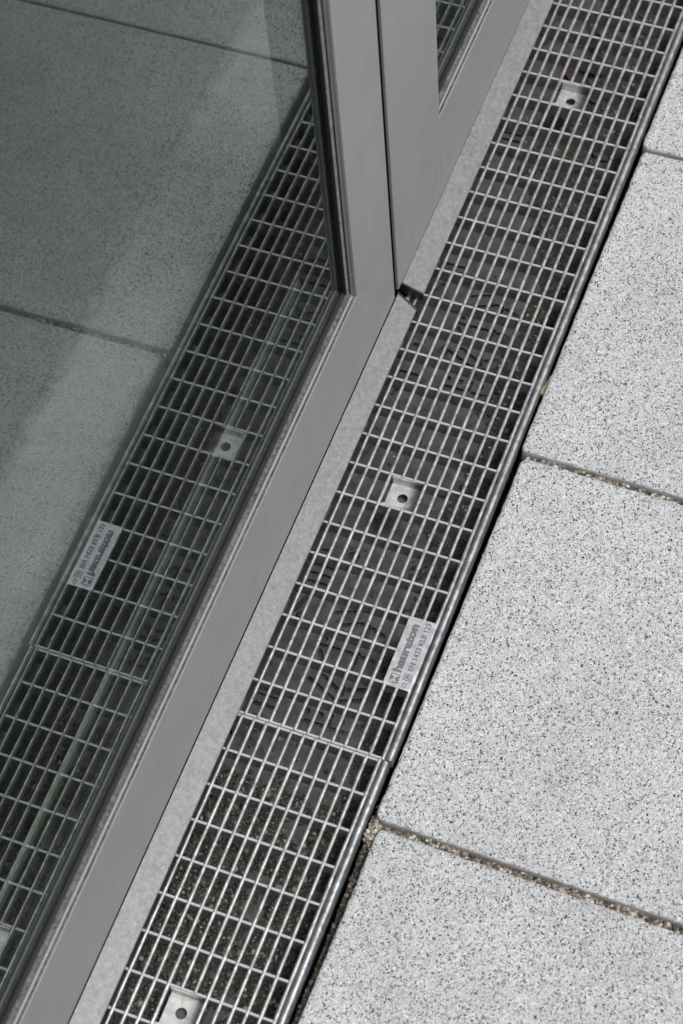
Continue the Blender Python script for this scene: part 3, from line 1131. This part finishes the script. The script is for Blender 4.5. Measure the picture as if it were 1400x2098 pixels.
# the square emblem: a dark block cut by an upright H-like figure
lg = MB()
u0, u1, v0, v1 = 0.050, 0.175, 0.50, 0.84
lg.box(LX(u0), LX(u1), LY(v0), LY(v0 + 0.030), 0.0005, 0.0010)
lg.box(LX(u0), LX(u1), LY(v1 - 0.030), LY(v1), 0.0005, 0.0010)
lg.box(LX(u0), LX(u0 + 0.010), LY(v0 + 0.030), LY(v1 - 0.030), 0.0005, 0.0010)
lg.box(LX(u1 - 0.010), LX(u1), LY(v0 + 0.030), LY(v1 - 0.030), 0.0005, 0.0010)
for vv, sg in ((v0 + 0.03, 1), (v1 - 0.03, -1)):
    pts = []
    for i in range(9):
        a = math.pi * i / 8
        pts.append((LX((u0 + u1) / 2 + 0.034 * math.cos(a)), LY(vv + sg * 0.115 * math.sin(a))))
    lg.prism(pts, 'z', 0.0005, 0.0010)
put_far('emblem', lg, M['letter'], parent=name_plate)


# ------------------------------------------------------------------ glazed door leaves
def leaf(name, x0, x1, stile_l, stile_r, mitre_right, label, bar_x, cap_side):
    t = empty(name, ((x0 + x1) / 2, YF, ZR0), label, 'glass door', 'two leaves of the glazed door')
    ox, oy, oz = t.location

    def put(nm, mb, mat, smooth=False, bevel=0.0, parent=t, seg=2):
        mb.v = [(a - ox, b - oy, c - oz) for a, b, c in mb.v]
        return link(nm, mb.mesh(nm, smooth, 40 if smooth else None), mat, parent, None, bevel, seg)
    gx0, gx1 = x0 + stile_l, x1 - stile_r
    gz0, gz1 = ZR1, LEAF_TOP - 0.10
    YB = 0.1485
    m_ = 0.00012
    s = (gz0 - 0.043)
    # bottom rail, its mitre runs up to the glass corner
    if mitre_right:
        rail = [(x0, ZR0), (x1, ZR0), (x1, 0.043 - m_), (gx1 - m_, gz0), (gx0 + m_, gz0), (x0, gz0 - stile_l)]
        st_r = [(x1, 0.043 + m_), (x1, LEAF_TOP), (gx1, gz1), (gx1, gz0 + m_)]
        st_l = [(x0, gz0 - stile_l + m_), (gx0, gz0 + m_), (gx0, gz1), (x0, LEAF_TOP)]
    else:
        rail = [(gx0, ZR0), (x1, ZR0), (x1, gz0 - stile_r), (gx1 - m_, gz0), (gx0, gz0)]
        st_l = [(x0, ZR0), (gx0, ZR0), (gx0, gz1), (x0, LEAF_TOP)]
        st_r = [(x1, gz0 - stile_r + m_), (x1, LEAF_TOP), (gx1, gz1), (gx1, gz0 + m_)]
    bev = 0.0005
    for nm, poly in (('bottom_rail', rail), ('stile', st_l), ('stile', st_r), ('top_rail', [(x0, LEAF_TOP), (gx0, gz1), (gx1, gz1), (x1, LEAF_TOP)])):
        b = MB()
        b.prism(poly, 'y', YF, YB + 0.003)
        put(nm, b, M['powder'], bevel=bev if not (not mitre_right and nm in ('bottom_rail', 'stile') and False) else 0)
    # inner half of the frame, dark, behind the glass
    IN = 0.0
    for nm, (a, b_, c, d) in (('inner_rail', (x0, x1, ZR0 - 0.004, gz0 - 0.002)), ('inner_stile', (x0, gx0 - 0.001, gz0 - 0.002, LEAF_TOP)), ('inner_stile', (gx1 + 0.001, x1, gz0 - 0.002, LEAF_TOP)),
                              ('inner_rail', (gx0 - 0.001, gx1 + 0.001, gz1 + 0.002, LEAF_TOP))):
        b = MB()
        b.box(a, b_, YB + 0.003, YIN, c, d)
        put(nm, b, M['inner'])
    # light green inner bead along the room-side edge of the bottom rail
    b = MB()
    b.prism([(YIN - 0.0028, gz0 - 0.002), (YIN, gz0 - 0.002), (YIN, gz0 + 0.006), (YIN - 0.0008, gz0 + 0.0075), (YIN - 0.0028, gz0 + 0.006)], 'x', gx0 + 0.002, gx1 - 0.004)
    put('inner_bead', b, M['greenbead'])
    # glazing gasket, dusty, on all four sides: profile (depth from face, rise towards the glass)
    prof = [(YB - 0.0034, -0.0030), (YB - 0.0030, -0.0002), (YB - 0.0020, 0.0006), (YB - 0.0010, 0.0003), (YB + 0.0002, -0.0008), (YB + 0.0012, -0.0004), (YB + 0.0022, 0.0012), (YB + 0.0040, 0.0022),
            (YB + 0.0060, 0.0031), (YB + 0.0074, 0.0044), (YG - 0.0001, 0.0052), (YG - 0.0001, -0.0030)]
    prof = [(y, d + 0.0001) for y, d in prof]
    b = MB()
    b.prism([(y, gz0 + d) for y, d in prof], 'x', gx0 - 0.001, gx1 + 0.001)
    put('gasket', b, M['gasket'], True)
    vprof = [(YB - 0.0034, -0.0030), (YB - 0.0010, 0.0002), (YB + 0.0004, -0.0010), (YB + 0.0016, -0.0004), (YB + 0.0030, 0.0020), (YB + 0.0048, 0.0034), (YB + 0.0066, 0.0040), (YG - 0.0001, 0.0036), (YG - 0.0001, -0.0030)]
    for xx, sg in ((gx1, -1), (gx0, 1)):
        b = MB()
        b.prism([(xx + sg * d, y) for y, d in vprof], 'z', gz0 + 0.002, gz1)
        put('gasket', b, M['rubber'], True)
        b = MB()
        b.prism([(xx + sg * 0.0020, YB + 0.0026), (xx + sg * 0.0033, YB + 0.0032), (xx + sg * 0.0039, YB + 0.0040), (xx + sg * 0.0036, YB + 0.0046), (xx + sg * 0.0020, YB + 0.0046)], 'z', gz0 + 0.003, gz1)
        put('glazing_strip', b, M['greystrip'], True)
    # double glazing
    b = MB()
    b.box(gx0 - 0.006, gx1 + 0.006, YG, YG + 0.0042, gz0 - 0.0015, gz1 + 0.006)
    put('glass_pane', b, M['glass'])
    b = MB()
    b.box(gx0 - 0.006, gx1 + 0.006, YG + 0.018, YG + 0.022, gz0 - 0.0015, gz1 + 0.006)
    put('glass_pane', b, M['glass2'])
    # weather bar: sloping strip over the drain
    bx0, bx1i, bx1o = bar_x
    yi = 0.1445 if mitre_right else 0.1449
    zt = 0.0176 if mitre_right else 0.0188
    w = MB()
    pr_ = [(yi, zt), (0.1243, 0.0102), (0.1243, 0.0078), (0.1258, 0.0074), (yi, zt - 0.0035)]
    n = len(pr_)
    if mitre_right:
        # skewed free end
        def xe(y):
            return bx1o + (bx1i - bx1o) * (y - 0.1243) / (yi - 0.1243)
        w.add([(bx0, y, z) for y, z in pr_] + [(xe(y), y, z) for y, z in pr_], [tuple(range(n)), tuple(range(2 * n - 1, n - 1, -1))] + [(i, n + i, n + (i + 1) % n, (i + 1) % n) for i in range(n)])
    else:
        def xs_(y):
            return bx0 + (bx1i - bx0) * 0 + (y - yi) * 0.0
        w.prism(pr_, 'x', bx0, bx1o)
    wb_ = put('weather_bar', w, M['anod'], bevel=0.0004)
    # black end cap
    c = MB()
    cp = [(yi + 0.0003, zt + 0.0009), (0.1238, 0.0110), (0.1238, 0.0020), (0.1262, 0.0015), (yi + 0.0003, 0.0060)]
    if mitre_right:
        th = 0.0016
        nn = len(cp)
        c.add([(xe(y) + 0.0001, y, z) for y, z in cp] + [(xe(y) + th, y, z) for y, z in cp], [tuple(range(nn)), tuple(range(2 * nn - 1, nn - 1, -1))] + [(i, nn + i, nn + (i + 1) % nn, (i + 1) % nn) for i in range(nn)])
    else:
        c.prism(cp, 'x', bx0 - 0.0018, bx0 - 0.0001)
    put('end_cap', c, M['black'], parent=wb_, bevel=0.0002)
    # rubber lip hanging from the rail behind the weather bar
    c = MB()
    c.box(x0 + 0.002, x1 - 0.002, 0.1452, 0.1475, 0.004, ZR0)
    put('bottom_seal', c, M['darkgap'])
    return t


leaf('glass_door_leaf', -0.72, XGL, 0.082, 0.082, True, 'left glass door leaf with mitred grey frame, its pane mirroring grating and slabs', (-0.70, 0.4312, 0.4240), 1)
leaf('glass_door_leaf', XGR, 1.58, 0.1187, 0.082, False, 'right glass door leaf with wide grey stile, beyond the black vertical gap', (0.4435, 0, 1.57), -1)
# black seal deep in the gap between the leaves
sl = MB()
sl.box(XGL - 0.004, XGR + 0.004, 0.1800, 0.1830, 0.012, LEAF_TOP)
sl.box(XGL + 0.0002, XGR - 0.0002, 0.1472, 0.180, 0.012, LEAF_TOP)
tag(link('meeting_seal', sl.mesh('meeting_seal'), M['darkgap']), 'black rubber seal in the gap between the two door leaves', 'seal')
# threshold profile under the doors
th = MB()
th.prism([(0.1500, -0.060), (0.3118, -0.060), (0.3118, -0.002), (0.1985, -0.002), (0.1985, 0.012), (0.1500, 0.012)], 'x', -0.72, 1.58)
tag(link('door_threshold', th.mesh('door_threshold'), M['inner']), 'dark threshold profile beneath the door leaves', 'threshold')
bpy.context.view_layer.update()
